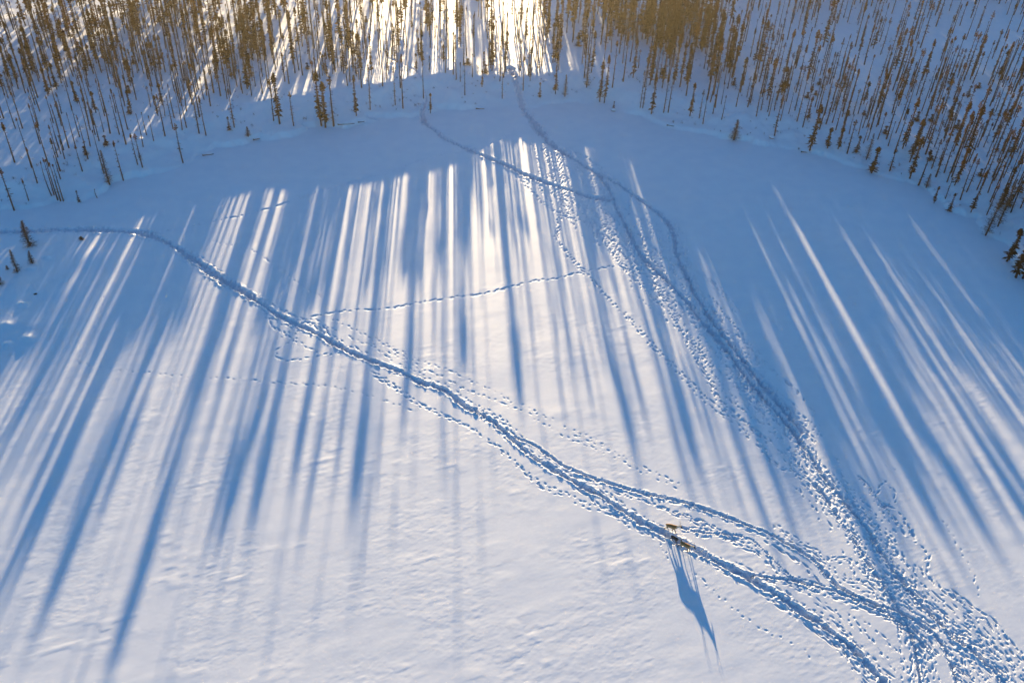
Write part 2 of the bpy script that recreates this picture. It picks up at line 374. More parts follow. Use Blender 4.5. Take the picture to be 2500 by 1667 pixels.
def mesh_from(name, co, faces, mat, mat_index=None, smooth_shade=True):
    me = bpy.data.meshes.new(name)
    co = np.asarray(co, np.float32); n = len(co)
    me.vertices.add(n)
    me.vertices.foreach_set('co', co.ravel())
    if isinstance(faces, np.ndarray):
        k = faces.shape[1]; f = len(faces)
        loops = faces.ravel().astype(np.int32); starts = np.arange(0, f * k, k, dtype=np.int32)
    else:
        f = len(faces)
        sizes = np.array([len(q) for q in faces], np.int32)
        loops = np.array([v for q in faces for v in q], np.int32)
        starts = np.concatenate([[0], np.cumsum(sizes)[:-1]]).astype(np.int32)
    me.loops.add(len(loops)); me.loops.foreach_set('vertex_index', loops)
    me.polygons.add(f); me.polygons.foreach_set('loop_start', starts)
    for m in (mat if isinstance(mat, (list, tuple)) else [mat]):
        me.materials.append(m)
    if mat_index is not None:
        me.polygons.foreach_set('material_index', np.asarray(mat_index, np.int32))
    me.polygons.foreach_set('use_smooth', np.full(f, smooth_shade))
    me.update(calc_edges=True)
    me.validate()
    return me


def link(name, data, parent=None, **props):
    o = bpy.data.objects.new(name, data)
    C.objects.link(o)
    if parent is not None:
        o.parent = parent
    for k, v in props.items():
        o[k] = v
    return o


# ---------------------------------------------------------------- materials
def new_mat(name):
    m = bpy.data.materials.new(name)
    m.use_nodes = True
    t = m.node_tree
    t.nodes.clear()
    return m, t, t.nodes.new('ShaderNodeOutputMaterial')


def snow_material(name, lo, hi):
    m, t, out = new_mat(name)
    b = t.nodes.new('ShaderNodeBsdfPrincipled')
    b.inputs['Roughness'].default_value = 0.62
    b.inputs['Specular IOR Level'].default_value = 0.32
    geo = t.nodes.new('ShaderNodeNewGeometry')
    n1 = t.nodes.new('ShaderNodeTexNoise'); n1.inputs['Scale'].default_value = 0.35; n1.inputs['Detail'].default_value = 5
    t.links.new(geo.outputs['Position'], n1.inputs['Vector'])
    ramp = t.nodes.new('ShaderNodeValToRGB')
    ramp.color_ramp.elements[0].position = .3; ramp.color_ramp.elements[0].color = (*lo, 1)
    ramp.color_ramp.elements[1].position = .7; ramp.color_ramp.elements[1].color = (*hi, 1)
    t.links.new(n1.outputs[0], ramp.inputs[0]); t.links.new(ramp.outputs[0], b.inputs['Base Color'])
    n2 = t.nodes.new('ShaderNodeTexNoise'); n2.inputs['Scale'].default_value = 5.0; n2.inputs['Detail'].default_value = 6; n2.inputs['Roughness'].default_value = .65
    mp = t.nodes.new('ShaderNodeMapping'); mp.inputs['Scale'].default_value = (1.0, 2.0, 1.0); mp.inputs['Rotation'].default_value = (0, 0, .35)
    t.links.new(geo.outputs['Position'], mp.inputs['Vector']); t.links.new(mp.outputs[0], n2.inputs['Vector'])
    bump = t.nodes.new('ShaderNodeBump'); bump.inputs['Strength'].default_value = .5; bump.inputs['Distance'].default_value = .006
    t.links.new(n2.outputs[0], bump.inputs['Height']); t.links.new(bump.outputs[0], b.inputs['Normal'])
    t.links.new(b.outputs[0], out.inputs[0])
    return m


def needle_material():
    m, t, out = new_mat('needles')
    oi = t.nodes.new('ShaderNodeObjectInfo')
    geo = t.nodes.new('ShaderNodeNewGeometry')
    nz = t.nodes.new('ShaderNodeTexNoise'); nz.inputs['Scale'].default_value = .6
    t.links.new(geo.outputs['Position'], nz.inputs['Vector'])
    add = t.nodes.new('ShaderNodeMath'); add.operation = 'MULTIPLY_ADD'; add.inputs[1].default_value = .5
    t.links.new(oi.outputs['Random'], add.inputs[0]); t.links.new(nz.outputs[0], add.inputs[2])
    r1 = t.nodes.new('ShaderNodeValToRGB')
    r1.color_ramp.elements[0].position = .3; r1.color_ramp.elements[0].color = (.015, .020, .011, 1)
    r1.color_ramp.elements[1].position = .9; r1.color_ramp.elements[1].color = (.075, .042, .02, 1)
    t.links.new(add.outputs[0], r1.inputs[0])
    d = t.nodes.new('ShaderNodeBsdfDiffuse'); tr = t.nodes.new('ShaderNodeBsdfTranslucent')
    t.links.new(r1.outputs[0], d.inputs[0])
    tr.inputs[0].default_value = (.11, .05, .012, 1)
    mx = t.nodes.new('ShaderNodeMixShader'); mx.inputs[0].default_value = .28
    t.links.new(d.outputs[0], mx.inputs[1]); t.links.new(tr.outputs[0], mx.inputs[2])
    t.links.new(mx.outputs[0], out.inputs[0])
    return m


def simple_material(name, a, b_, scale, rough=.9):
    m, t, out = new_mat(name)
    b = t.nodes.new('ShaderNodeBsdfPrincipled'); b.inputs['Roughness'].default_value = rough
    b.inputs['Specular IOR Level'].default_value = .2
    tc = t.nodes.new('ShaderNodeTexCoord')
    n = t.nodes.new('ShaderNodeTexNoise'); n.inputs['Scale'].default_value = scale; n.inputs['Detail'].default_value = 4
    t.links.new(tc.outputs['Object'], n.inputs['Vector'])
    r = t.nodes.new('ShaderNodeValToRGB')
    r.color_ramp.elements[0].position = .35; r.color_ramp.elements[0].color = (*a, 1)
    r.color_ramp.elements[1].position = .65; r.color_ramp.elements[1].color = (*b_, 1)
    t.links.new(n.outputs[0], r.inputs[0]); t.links.new(r.outputs[0], b.inputs['Base Color'])
    t.links.new(b.outputs[0], out.inputs[0])
    return m


SNOW = snow_material('snow', (.84, .86, .90), (.90, .91, .93))
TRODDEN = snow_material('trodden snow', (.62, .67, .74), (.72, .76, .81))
NEEDLES = needle_material()
BARK = simple_material('bark', (.032, .023, .019), (.07, .05, .038), 3.0)
TWIG = simple_material('bare twigs', (.070, .048, .036), (.12, .085, .06), 2.0)
WOOD = simple_material('weathered wood', (.05, .04, .035), (.14, .11, .09), 4.0)
ANTLER = simple_material('antler', (.24, .17, .10), (.36, .27, .17), 6.0)

co, N, quads, f_trail, f_land = build_ground()
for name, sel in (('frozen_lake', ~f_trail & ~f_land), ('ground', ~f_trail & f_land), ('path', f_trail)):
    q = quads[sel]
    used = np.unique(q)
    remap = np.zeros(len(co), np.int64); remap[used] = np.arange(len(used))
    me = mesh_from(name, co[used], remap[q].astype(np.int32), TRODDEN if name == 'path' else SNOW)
    me.normals_split_custom_set_from_vertices(N[used].astype(np.float32))
    link(name, me, kind='structure')

# ---------------------------------------------------------------- trees
def tube(path, radii, sides):
    """tapered tube along a path; returns verts, faces (tris and quads)"""
    V, F = [], []
    path = np.asarray(path, float)
    for k, (p, r) in enumerate(zip(path, radii)):
        for s in range(sides):
            a = 2 * math.pi * s / sides
            V.append((p[0] + r * math.cos(a), p[1] + r * math.sin(a), p[2]))
    for k in range(len(path) - 1):
        for s in range(sides):
            a, b = k * sides + s, k * sides + (s + 1) % sides
            F.append((a, b, b + sides)); F.append((a, b + sides, a + sides))
    return V, F


def spray(V, F, base, tip, width, roll, rng):
    """one needle-covered twig: two crossed kites"""
    base = np.array(base); tip = np.array(tip)
    ax = tip - base; L = np.linalg.norm(ax) + 1e-6; ax = ax / L
    side = np.cross(ax, (0, 0, 1.0)); side /= np.linalg.norm(side) + 1e-6
    up = np.cross(side, ax)
    mid = base + ax * L * rng.uniform(.4, .6)
    for k in (0, 1):
        w = (side * math.cos(roll + k * 1.57) + up * math.sin(roll + k * 1.57)) * width * rng.uniform(.7, 1.2)
        i = len(V)
        V.extend([tuple(base), tuple(mid + w), tuple(tip), tuple(mid - w)])
        F.append((i, i + 1, i + 2)); F.append((i, i + 2, i + 3))


def bare_twig(V, F, base, tip, w):
    base = np.array(base); tip = np.array(tip)
    i = len(V)
    ax = tip - base
    s = np.cross(ax, (0, 0, 1.0)); s = s / (np.linalg.norm(s) + 1e-6) * w
    V.extend([tuple(base + s), tuple(base - s), tuple(base + np.array((0, 0, w * 1.7))), tuple(tip)])
    F.extend([(i, i + 1, i + 3), (i + 1, i + 2, i + 3), (i + 2, i, i + 3)])


def tree_geometry(kind, seed, lean=True, detail=1.0):
    """trunk and crown of one tree, 10 m tall, before scaling"""
    rng = np.random.default_rng(seed)
    H = 10.0
    bend = rng.normal(0, .10, 2) if lean else np.zeros(2)
    n = 7
    zs = np.linspace(-.25, H * .985, n)
    px = bend[0] * np.sin(zs / H * 2.4) ; py = bend[1] * np.sin(zs / H * 2.9)
    r0 = {'pole': .14, 'club': .145, 'spruce': .15, 'sparse': .15, 'larch': .17, 'sapling': .12}[kind]
    TV, TF = tube(np.stack([px, py, zs], -1), np.linspace(r0, .035, n), 5)
    CV, CF = [], []

    def axis(z):
        return np.array([bend[0] * math.sin(z / H * 2.4), bend[1] * math.sin(z / H * 2.9), z])

    # needle-bearing crown: radius as a function of relative height
    if kind in ('spruce', 'sparse', 'sapling'):
        wide = {'spruce': rng.uniform(.8, 1.1), 'sparse': rng.uniform(.75, 1.0), 'sapling': 1.5}[kind]
        low = {'spruce': rng.uniform(.08, .2), 'sparse': rng.uniform(.12, .3), 'sapling': .05}[kind]
        club = rng.uniform(.25, .4)
        density = {'spruce': 1.45, 'sparse': .7, 'sapling': 1.1}[kind]
        alt = 0
        z = low * H
        while z < H * .97:
            f = z / H
            r = wide * (1 - f) ** .62 * (1 - .25 * math.exp(-((f - .62) / .12) ** 2)) + club * math.exp(-((f - .88) / .07) ** 2) * .8
            r = max(r, .1)
            gap = .5 + .5 * math.sin(z * 2.3 + seed) * rng.uniform(.3, 1)
            m = int(round((4.2 + 2 * gap) * density * detail * (1.35 if f > .78 else 1.0)))
            a0 = rng.uniform(0, 6.28); alt += 1
            if alt % 2 == 0 and f < .8:
                r *= rng.uniform(.35, .8)
            if kind == 'sparse' and f < .72 and rng.random() < .3:
                z += rng.uniform(.3, .6); continue
            for k in range(max(m, 2)):
                if rng.random() < .15:
                    continue
                a = a0 + k * 6.28 / max(m, 2) + rng.normal(0, .3)
                rr = r * rng.uniform(.4, 1.3)
                c = axis(z)
                tip = c + np.array([math.cos(a) * rr, math.sin(a) * rr, rr * rng.uniform(-.6, .0) + (.1 if f > .8 else 0)])
                spray(CV, CF, c + (tip - c) * .04, tip, ((.075 if f > .8 or kind != 'sparse' else .05) + (.075 if kind != 'sparse' else .05) * rr) * rng.uniform(.7, 1.3) / math.sqrt(detail), rng.uniform(0, 1.57), rng)
            z += (rng.uniform(.2, .4) if f < .8 else rng.uniform(.13, .22)) / (.6 + .4 * density)
        if kind == 'sparse':          # dead lower twigs
            for k in range(44):
                z = rng.uniform(.08, .5) * H; a = rng.uniform(0, 6.28); L = rng.uniform(.35, .95)
                c = axis(z)
                bare_twig(CV, CF, c, c + np.array([math.cos(a) * L, math.sin(a) * L, -L * rng.uniform(.1, .5)]), .028)
    elif kind in ('club', 'pole'):
        top = rng.uniform(.80, .88) if kind == 'club' else rng.uniform(.88, .93)
        z = top * H
        rmax = rng.uniform(.34, .5) if kind == 'club' else rng.uniform(.16, .28)
        while z < H * .99:
            f = (z / H - top) / (1 - top)
            r = rmax * (math.sin(min(f * 1.25 + .25, 1) * 1.57 * 1.3)) * (1 - f * .55)
            m = 5
            a0 = rng.uniform(0, 6.28)
            for k in range(m):
                a = a0 + k * 6.28 / m + rng.normal(0, .3); rr = max(.08, r * rng.uniform(.6, 1.2))
                c = axis(z)
                tip = c + np.array([math.cos(a) * rr, math.sin(a) * rr, rr * rng.uniform(-.3, .3)])
                spray(CV, CF, c, tip, .10 + .09 * rr, rng.uniform(0, 1.57), rng)
            z += rng.uniform(.14, .22)
        for k in range(int((34 if kind == 'club' else 20) * detail)):       # short dead branches down the bole, a few still green
            z = rng.uniform(.12, top) * H; a = rng.uniform(0, 6.28); L = rng.uniform(.2, .62)
            c = axis(z)
            tip = c + np.array([math.cos(a) * L, math.sin(a) * L, -L * rng.uniform(.05, .5)])
            if rng.random() < (.34 if kind == 'club' else .12):
                spray(CV, CF, c, tip, .07, rng.uniform(0, 1.57), rng)
            else:
                bare_twig(CV, CF, c, tip, .026)
    elif kind == 'larch':
        z = .07 * H
        while z < H * .98:
            f = z / H
            r = 1.35 * (1 - f) ** .8 + .05
            for k in range(5):
                a = rng.uniform(0, 6.28); rr = r * rng.uniform(.5, 1.15)
                c = axis(z)
                tip = c + np.array([math.cos(a) * rr, math.sin(a) * rr, rr * rng.uniform(-.15, .35)])
                bare_twig(CV, CF, c, tip, .03)
                for q in range(6):
                    t = rng.uniform(.3, .95); b0 = c + (tip - c) * t
                    e = rng.normal(0, .17, 3) * (1.2 - t * .4) + (tip - c) * .1
                    bare_twig(CV, CF, b0, b0 + e, .019)
            z += rng.uniform(.13, .24)
    return (np.array(TV), TF), (np.array(CV), CF)


VARIANTS = {}
for _k, _n in (('pole', 6), ('club', 7), ('spruce', 8), ('sparse', 7), ('larch', 4), ('sapling', 3)):
    for _i in range(_n):
        (tv, tf_), (cv, cf) = tree_geometry(_k, 100 + 37 * _i + len(_k))
        VARIANTS[(_k, _i)] = dict(tv=tv, tf=np.array(tf_, np.int32), cv=cv, cf=np.array(cf, np.int32),
                                  trunk=mesh_from('trunk', tv, np.array(tf_, np.int32), BARK),
                                  crown=mesh_from('crown', cv, np.array(cf, np.int32), TWIG if _k == 'larch' else NEEDLES, smooth_shade=False))
COUNT = {'pole': 6, 'club': 7, 'spruce': 8, 'sparse': 7, 'larch': 4, 'sapling': 3}

# prominent trees: base pixel, top pixel, kind, label, width factor
HAND = [
    (447, 398, 430, 298, 'sparse', 'thin dark spruce standing alone on the bank above a snow-capped log', 1),
    (348, 409, 332, 324, 'sparse', 'taller of two tufted spruces standing close together on the left bank', 1),
    (336, 402, 323, 326, 'club', 'shorter of two tufted spruces standing close together on the left bank', 1),
    (299, 432, 284, 343, 'club', 'club-topped spruce just behind the bare larch on the left bank', 1),
    (254, 424, 225, 316, 'pole', 'bare thin trunk leaning behind the larch on the left bank', 1),
    (268, 452, 247, 366, 'larch', 'bare larch with fine open branches at the water edge left of the lake', 1),
    (503, 331, 486, 233, 'club', 'club-topped spruce beside a long streak of sunlit snow, the slimmer of its pair', 1),
    (486, 326, 456, 188, 'sparse', 'tall open-branched spruce beside a long streak of sunlit snow, the larger of its pair', 1),
    (572, 311, 557, 212, 'sparse', 'ragged spruce with gaps in its crown above the tiny larch on the bank', 1),
    (561, 319, 557, 284, 'sapling', 'knee-high young spruce at the foot of the ragged spruce on the bank', .6),
    (606, 335, 604, 309, 'larch', 'tiny reddish larch standing alone in the snow right at the shore edge', 1),
    (683, 303, 669, 174, 'spruce', 'dense dark spruce with a wide lower skirt, left of the large double spruce', 1.25),
    (717, 308, 710, 222, 'sparse', 'slim sparse spruce between two dense dark spruces on the shore', 1),
    (668, 295, 652, 193, 'club', 'slender club-topped spruce leaning against the wide skirt of a dense spruce', 1),
    (795, 312, 781, 196, 'spruce', 'front spruce of the large double clump on the shore, snow on its skirt', 1.35),
    (785, 308, 773, 172, 'spruce', 'rear and taller spruce of the large double clump on the shore', 1.3),
    (815, 308, 810, 180, 'sparse', 'open spruce right beside the large double clump, bushy at its foot', 1.3),
    (870, 283, 862, 180, 'spruce', 'spruce with a pointed dense top and thin skirt, between the double clump and the trail', .9),
    (904, 268, 897, 153, 'sparse', 'spruce with short bare side twigs and tufted top, second left of the trail', .85),
    (965, 257, 957, 160, 'sparse', 'sparse spruce nearest on the left to where a trail leaves the forest', .8),
    (984, 265, 977, 131, 'club', 'tall straight trunk with a small club top just left of the trail', 1),
    (1051, 277, 1053, 226, 'spruce', 'small bushy spruce standing inside the bend of the trail at the shore', .85),
    (1034, 241, 1032, 155, 'pole', 'thin bare trunk beside the trail just above its bend', 1),
    (1135, 233, 1136, 153, 'pole', 'lone bare trunk between the two trails that leave the forest', 1),
    (1226, 241, 1229, 177, 'sparse', 'small sparse spruce by the narrow trail that comes straight down to the lake', .8),
    (1277, 222, 1281, 138, 'club', 'reddish club-topped spruce first to the right of the straight trail', 1),
    (1317, 238, 1317, 200, 'sapling', 'short reddish young spruce on the open slope right of the straight trail', .5),
    (1356, 230, 1362, 128, 'spruce', 'narrow dense spruce with a pointed top on the open slope', .75),
    (1379, 236, 1381, 182, 'larch', 'small leafless larch in front of a pair of tall trunks on the open slope', .9),
    (1432, 214, 1442, 131, 'larch', 'tall pale leafless larch with wide thin branches on the open slope', .9),
    (1464, 249, 1476, 148, 'spruce', 'shorter, fuller spruce of the dark golden pair at the shore', 1.0),
    (1475, 252, 1488, 131, 'spruce', 'taller, slimmer spruce of the dark golden pair at the shore', .8),
    (1495, 214, 1507, 99, 'club', 'bare trunk with a reddish club top behind the dark golden pair', 1),
    (1498, 265, 1499, 247, 'sapling', 'tiny spruce growing beside a snow-capped stone at the shore', .8),
    (1563, 263, 1576, 169, 'sparse', 'left one of two thin spruces standing before the single shaggy spruce', .7),
    (1569, 264, 1584, 165, 'sparse', 'right one of two thin spruces standing before the single shaggy spruce', .75),
    (1590, 279, 1605, 177, 'spruce', 'single shaggy spruce with drooping lower boughs near the shore', .95),
    (1620, 275, 1633, 182, 'club', 'left one of two clean trunks right of the shaggy spruce', 1),
    (1631, 275, 1647, 180, 'club', 'right one of two clean trunks right of the shaggy spruce', 1),
    (1684, 284, 1703, 201, 'spruce', 'spruce with a sharp dark top in front of a thicket of trunks', 1),
    (1707, 289, 1720, 217, 'sparse', 'short spruce with a clubbed tip between the sharp-topped spruce and the lake', .9),
    (1716, 303, 1728, 233, 'club', 'trunk standing lowest on the slope in front of the thicket', 1),
    (1793, 335, 1803, 292, 'larch', 'lone brown larch standing by itself at the edge of the ice', 1.5),
    (1891, 332, 1913, 233, 'sparse', 'spruce with a reddish club top beside a snow-capped stone at the shore', 1.1),
    (1977, 367, 2001, 252, 'spruce', 'large shaggy dark spruce leaning out over the overhung snow bank', 1.25),
    (2020, 362, 2036, 311, 'spruce', 'short pointed spruce right of the large shaggy one on the bank', 1.3),
    (2046, 364, 2064, 310, 'spruce', 'second short spruce right of the large shaggy one, beside the pointed one', 1.2),
    (2068, 375, 2094, 290, 'sparse', 'thin-crowned spruce in the bushy cluster on the bank', 1.2),
    (2089, 372, 2103, 330, 'sapling', 'low bushy spruce in the bushy cluster on the bank', .7),
    (2115, 390, 2137, 325, 'larch', 'leafless larch in front of a sunlit patch of snow at the bank', .9),
    (2127, 423, 2162, 357, 'spruce', 'dark pointed spruce standing forward on the ice edge, beside its open-branched neighbour', 1.5),
    (2172, 418, 2183, 362, 'sparse', 'open-branched spruce standing forward beside the dark pointed one', 1.4),
    (2225, 385, 2256, 288, 'spruce', 'tall dense spruce with a full tapering crown behind the front row', 1.2),
    (2221, 436, 2258, 332, 'spruce', 'slanting dark spruce with ragged skirt in the front row at the bend of the shore', 1.2),
    (2242, 453, 2268, 366, 'club', 'trunk with a thick bushy club top in the front row', 1.5),
    (2261, 458, 2275, 424, 'larch', 'low leafless larch clump at the foot of the club-topped trunk', 1.0),
    (2280, 496, 2292, 454, 'spruce', 'small isolated spruce with a snowy foot standing forward at the bend', .8),
    (2308, 485, 2330, 432, 'sparse', 'thin spruce just above the small isolated one at the bend', .8),
    (2316, 516, 2340, 470, 'sapling', 'low bushy spruce at the shore below two thin trunks', .5),
    (2344, 488, 2383, 375, 'club', 'slanting trunk at the bend with short snags, one of a close trio', 1),
    (2370, 519, 2410, 412, 'spruce', 'thick dark slanting spruce without lower boughs near the shore bend', .7),
    (2406, 575, 2447, 470, 'larch', 'large leafless larch with spreading branches at the right shore', 1.1),
    (2436, 553, 2489, 436, 'larch', 'tall pale leafless larch rising behind the dark bushy spruces', .9),
    (2458, 638, 2483, 556, 'spruce', 'wide bushy spruce on the shore nearest the viewer', 1.6),
    (2480, 678, 2508, 585, 'spruce', 'wide dark spruce cut by the picture edge, below the other bushy one', 1.8),
    (2497, 680, 2530, 560, 'spruce', 'dark spruce mostly outside the picture edge on the right shore', 1.6),
    (78, 609, 50, 538, 'larch', 'bushy leafless larch where the wide trail enters the lake, topmost on the drift', 1.6),
    (86, 657, 72, 612, 'larch', 'smaller leafless larch just below the bushy one by the wide trail', 1.1),
    (49, 682, 27, 610, 'larch', 'slim leafless larch on the drift at the left edge', 1.0),
    (25, 676, 18, 648, 'larch', 'very small larch beside the slim one on the drift', .9),
    (6, 714, -10, 668, 'larch', 'larch half outside the left edge of the picture', 1.3),
    (90, 729, 89, 716, 'sapling', 'dark dwarf shrub poking from the snow at the left edge', 1.6),
    (200, 590, 199, 577, 'larch', 'tiny leafless shrub below the wide trail at left', 1.2),
    (35, 514, 0, 405, 'sparse', 'spruce with bare spreading lower twigs at the left shore', 1.1),
    (36, 397, 5, 298, 'club', 'club-topped spruce with ragged boughs high on the left edge', 1.2),
    (147, 418, 123, 336, 'club', 'club-topped spruce with a red-brown tip in the left thicket', 1.2),
    (201, 418, 185, 355, 'club', 'short club-topped spruce at the right of the left thicket', 1.1),
    (126, 478, 104, 392, 'pole', 'first trunk of the tight row of five on the left shore', 1),
    (132, 476, 109, 385, 'pole', 'second trunk of the tight row of five on the left shore', 1),
    (141, 488, 116, 388, 'pole', 'middle trunk of the tight row of five on the left shore', 1.1),
    (148, 491, 125, 396, 'pole', 'fourth trunk of the tight row of five on the left shore', 1.1),
    (155, 491, 137, 400, 'pole', 'last trunk of the tight row of five on the left shore', 1),
    (91, 447, 67, 360, 'pole', 'straight bare trunk left of the tight row of five', 1.1),
    (70, 490, 55, 438, 'club', 'small club-topped spruce nearest the ice on the left shore', 1),
    (194, 494, 191, 464, 'sapling', 'low young spruce alone on the left shore', .5),
    (237, 483, 232, 462, 'pole', 'short dead stem leaning over the snow lip on the left shore', 1),
]

# where shadows end on the lake, read off the photograph: (row, x0, x1, row of the end), then rows where sun streaks begin
DARK = [(1133, 95, 114, 1345), (1133, 130, 173, 1470), (1133, 218, 235, 1405), (1133, 243, 273, 1640), (1133, 282, 297, 1390), (1133, 388, 408, 1330), (1133, 411, 442, 1760),
        (1133, 476, 493, 1300), (1133, 558, 575, 1400), (1133, 579, 599, 1345), (1133, 636, 654, 1360), (1133, 709, 733, 1230), (1133, 757, 770, 1600), (1089, 819, 836, 1230),
        (1106, 858, 890, 1330), (1106, 918, 932, 1290), (933, 1019, 1035, 1045), (800, 994, 1010, 1100), (800, 1052, 1066, 905), (800, 1118, 1140, 950), (800, 1246, 1268, 1040),
        (800, 1343, 1353, 1090), (800, 1377, 1390, 945), (800, 1408, 1418, 1050), (800, 1449, 1462, 1075), (800, 1474, 1494, 1200), (836, 1527, 1538, 1100), (836, 1605, 1630, 1215),
        (836, 1658, 1669, 1300), (1006, 1816, 1838, 1205), (836, 1826, 1876, 1120), (836, 1900, 1965, 1100), (836, 2003, 2018, 1230), (836, 2064, 2086, 1130), (836, 2108, 2134, 1160),
        (1133, 2200, 2226, 1400), (1133, 2300, 2330, 1430), (1133, 2411, 2438, 1440), (870, 112, 140, 1090)]
LIGHT = [(700, 233, 294, 550), (640, 507, 558, 485), (640, 595, 622, 470), (640, 634, 644, 465), (640, 650, 658, 463), (640, 730, 740, 480), (640, 806, 833, 455), (640, 850, 895, 437),
         (640, 908, 925, 437), (640, 946, 971, 428), (640, 1031, 1043, 425), (640, 1046, 1061, 418), (640, 1092, 1112, 410), (500, 1180, 1190, 350), (500, 1204, 1214, 360), (640, 1156, 1177, 560),
         (640, 1243, 1257, 340), (640, 1263, 1270, 345), (640, 1305, 1353, 480), (640, 1390, 1411, 495), (640, 1419, 1432, 505), (640, 1490, 1512, 370), (640, 1601, 1617, 385),
         (640, 1711, 1726, 625), (836, 1883, 1893, 800), (836, 1973, 1996, 640), (836, 2022, 2058, 560), (836, 2089, 2106, 575), (836, 2136, 2148, 560), (900, 2250, 2270, 650),
         (900, 2321, 2333, 680), (900, 2414, 2420, 760), (900, 2478, 2491, 565), (836, 1640, 1656, 640), (800, 300, 318, 960), (1000, 68, 143, 560), (836, 1410, 1446, 500), (836, 1545, 1595, 640)]

U0, DU = -150.0, 0.2
UG = np.arange(U0, 190, DU)


def row_on_line(u, row):
    """distance along the sun's direction at which the ground line at offset u crosses an image row"""
    s = np.linspace(20, 330, 1600)
    _, py, _ = pixel_of(np.full_like(s, u), s, np.zeros_like(s))
    return float(np.interp(-row, -py, s))


def tip_profile():
    xs = [-300, 0, 300, 500, 700, 1000, 1150, 1300, 1450, 1650, 1800, 2000, 2300, 2600]
    rows = [960, 920, 880, 820, 780, 740, 640, 640, 720, 830, 1010, 980, 1000, 1150]
    un = [float(ground_at(x, r)[0]) for x, r in zip(xs, rows)]
    rr = np.interp(UG, un, rows)
    n = 95 * noise2(UG / 2.0, UG * 0, 401) + 60 * noise2(UG / 4.0, UG * 0, 402)
    tip = np.array([row_on_line(u, r) for u, r in zip(UG, rr + n)])
    strength = np.full(len(UG), .55)
    for row, x0, x1, start in LIGHT:
        a, b = float(ground_at(x0, row)[0]), float(ground_at(x1, row)[0])
        m = (UG >= a) & (UG <= b)
        tip[m] = row_on_line((a + b) / 2, start); strength[m] = -1
    for row, x0, x1, end in DARK:
        a, b = float(ground_at(x0, row)[0]), float(ground_at(x1, row)[0])
        mg = min(.15, (b - a) * .2)
        m = (UG >= a + mg) & (UG <= b - mg)
        tip[m] = row_on_line((a + b) / 2, end); strength[m] = 1
    return tip, strength


TIP, STR = tip_profile()


def tip_at(u):
    return np.interp(u, UG, TIP)


TREES = []         # dicts: x, y, z, h, kind, width, label, group


def add_tree(x, y, h, kind, width=1.0, label=None, group=None, z=None, hidden=False):
    if z is None:
        z = float(z_at(x, y)[0])
    TREES.append(dict(x=float(x), y=float(y), z=z, h=float(h), kind=kind, w=width, label=label, group=group, rot=random.uniform(0, 6.28), var=random.randrange(COUNT[kind])))


for bx, by, tx, ty, kind, label, wf in HAND:
    x, y, z = (float(v[0]) for v in on_ground(bx, by))
    # height that puts the top of the trunk on the traced row
    lo, hi = .3, 25.0
    for _ in range(40):
        mid = (lo + hi) / 2
        py = float(pixel_of(x, y, z + mid)[1])
        lo, hi = (mid, hi) if py > ty else (lo, mid)
    add_tree(x, y, mid, kind, wf, label, None, z)

# screen of spruces that casts the long shadows on the lake, and the thinner stand between them
rs = random.Random(11)


def max_height(x, y, z, tip):
    return (y - tip) * TAN - z


def crown_halfwidth(kind, h, wf):
    return {'spruce': .55, 'sparse': .42, 'club': .22, 'pole': .1, 'larch': .4, 'sapling': .4}[kind] * wf * (.6 + .04 * h)


def blocked(u, y, h, z, kind, wf):
    """would this tree's shadow run into one of the sun streaks?"""
    tip = y - (h + z) / TAN
    r = crown_halfwidth(kind, h, wf)
    m = (UG > u - r) & (UG < u + r)
    return bool(np.any(TIP[m] - 10 > tip))


def lane(u):
    """open lanes through which the sun reaches the forest floor"""
    return noise2(np.array([u / 3.2]), np.array([0.5]), 611)[0] + .5 * noise2(np.array([u / 1.3]), np.array([0.5]), 612)[0] > -.05


# region fills in photograph pixels: x0, x1, y0, y1, count, kind weights, height range
def fill(poly, count, weights, hr, seed, strict=.0, wr=(.85, 1.2)):
    r = random.Random(seed)
    xs = [p[0] for p in poly]; ys = [p[1] for p in poly]
    made = tries = 0
    kinds = list(weights)
    cand = []
    while made < count and tries < count * 40:
        tries += 1
        px, py = r.uniform(min(xs), max(xs)), r.uniform(min(ys), max(ys))
        inside = False
        for (ax, ay), (bx, by) in zip(poly, poly[1:] + poly[:1]):
            if (ay > py) != (by > py) and px < (bx - ax) * (py - ay) / (by - ay) + ax:
                inside = not inside
        if not inside:
            continue
        x, y, z = (float(v[0]) for v in on_ground(px, py))
        if float(shore_dist(np.array([x]), np.array([y]))[0]) < 1.5:
            continue
        if any((x - t['x']) ** 2 + (y - t['y']) ** 2 < 1.0 for t in TREES):
            continue
        # stands grow in loose clumps
        if noise2(np.array([x / 9.0]), np.array([y / 9.0]), 77)[0] < r.uniform(-1.1, .25):
            continue
        kind = r.choices(kinds, [weights[k] for k in kinds])[0]
        h = r.uniform(*hr) * (1 if kind != 'sapling' else .2)
        wf = r.uniform(*wr)
        if x < 26 and kind != 'pole' and lane(x) and r.random() < (.45 if x < -58 else .85):
            kind = 'pole'; h = r.uniform(6, 10)
        if not (x > 26 and r.random() < .65) and blocked(x, y, h, z, kind, wf) and kind in ('spruce', 'sparse', 'club'):
            mh = max_height(x, y, z, float(np.max(TIP[(UG > x - .5) & (UG < x + .5)])))
            if mh > 4.5:
                h = min(h, mh)
            elif r.random() < .5:
                kind = 'pole'; h = r.uniform(5, 9)
            else:
                continue
        add_tree(x, y, h, kind, wf, z=z)
        made += 1


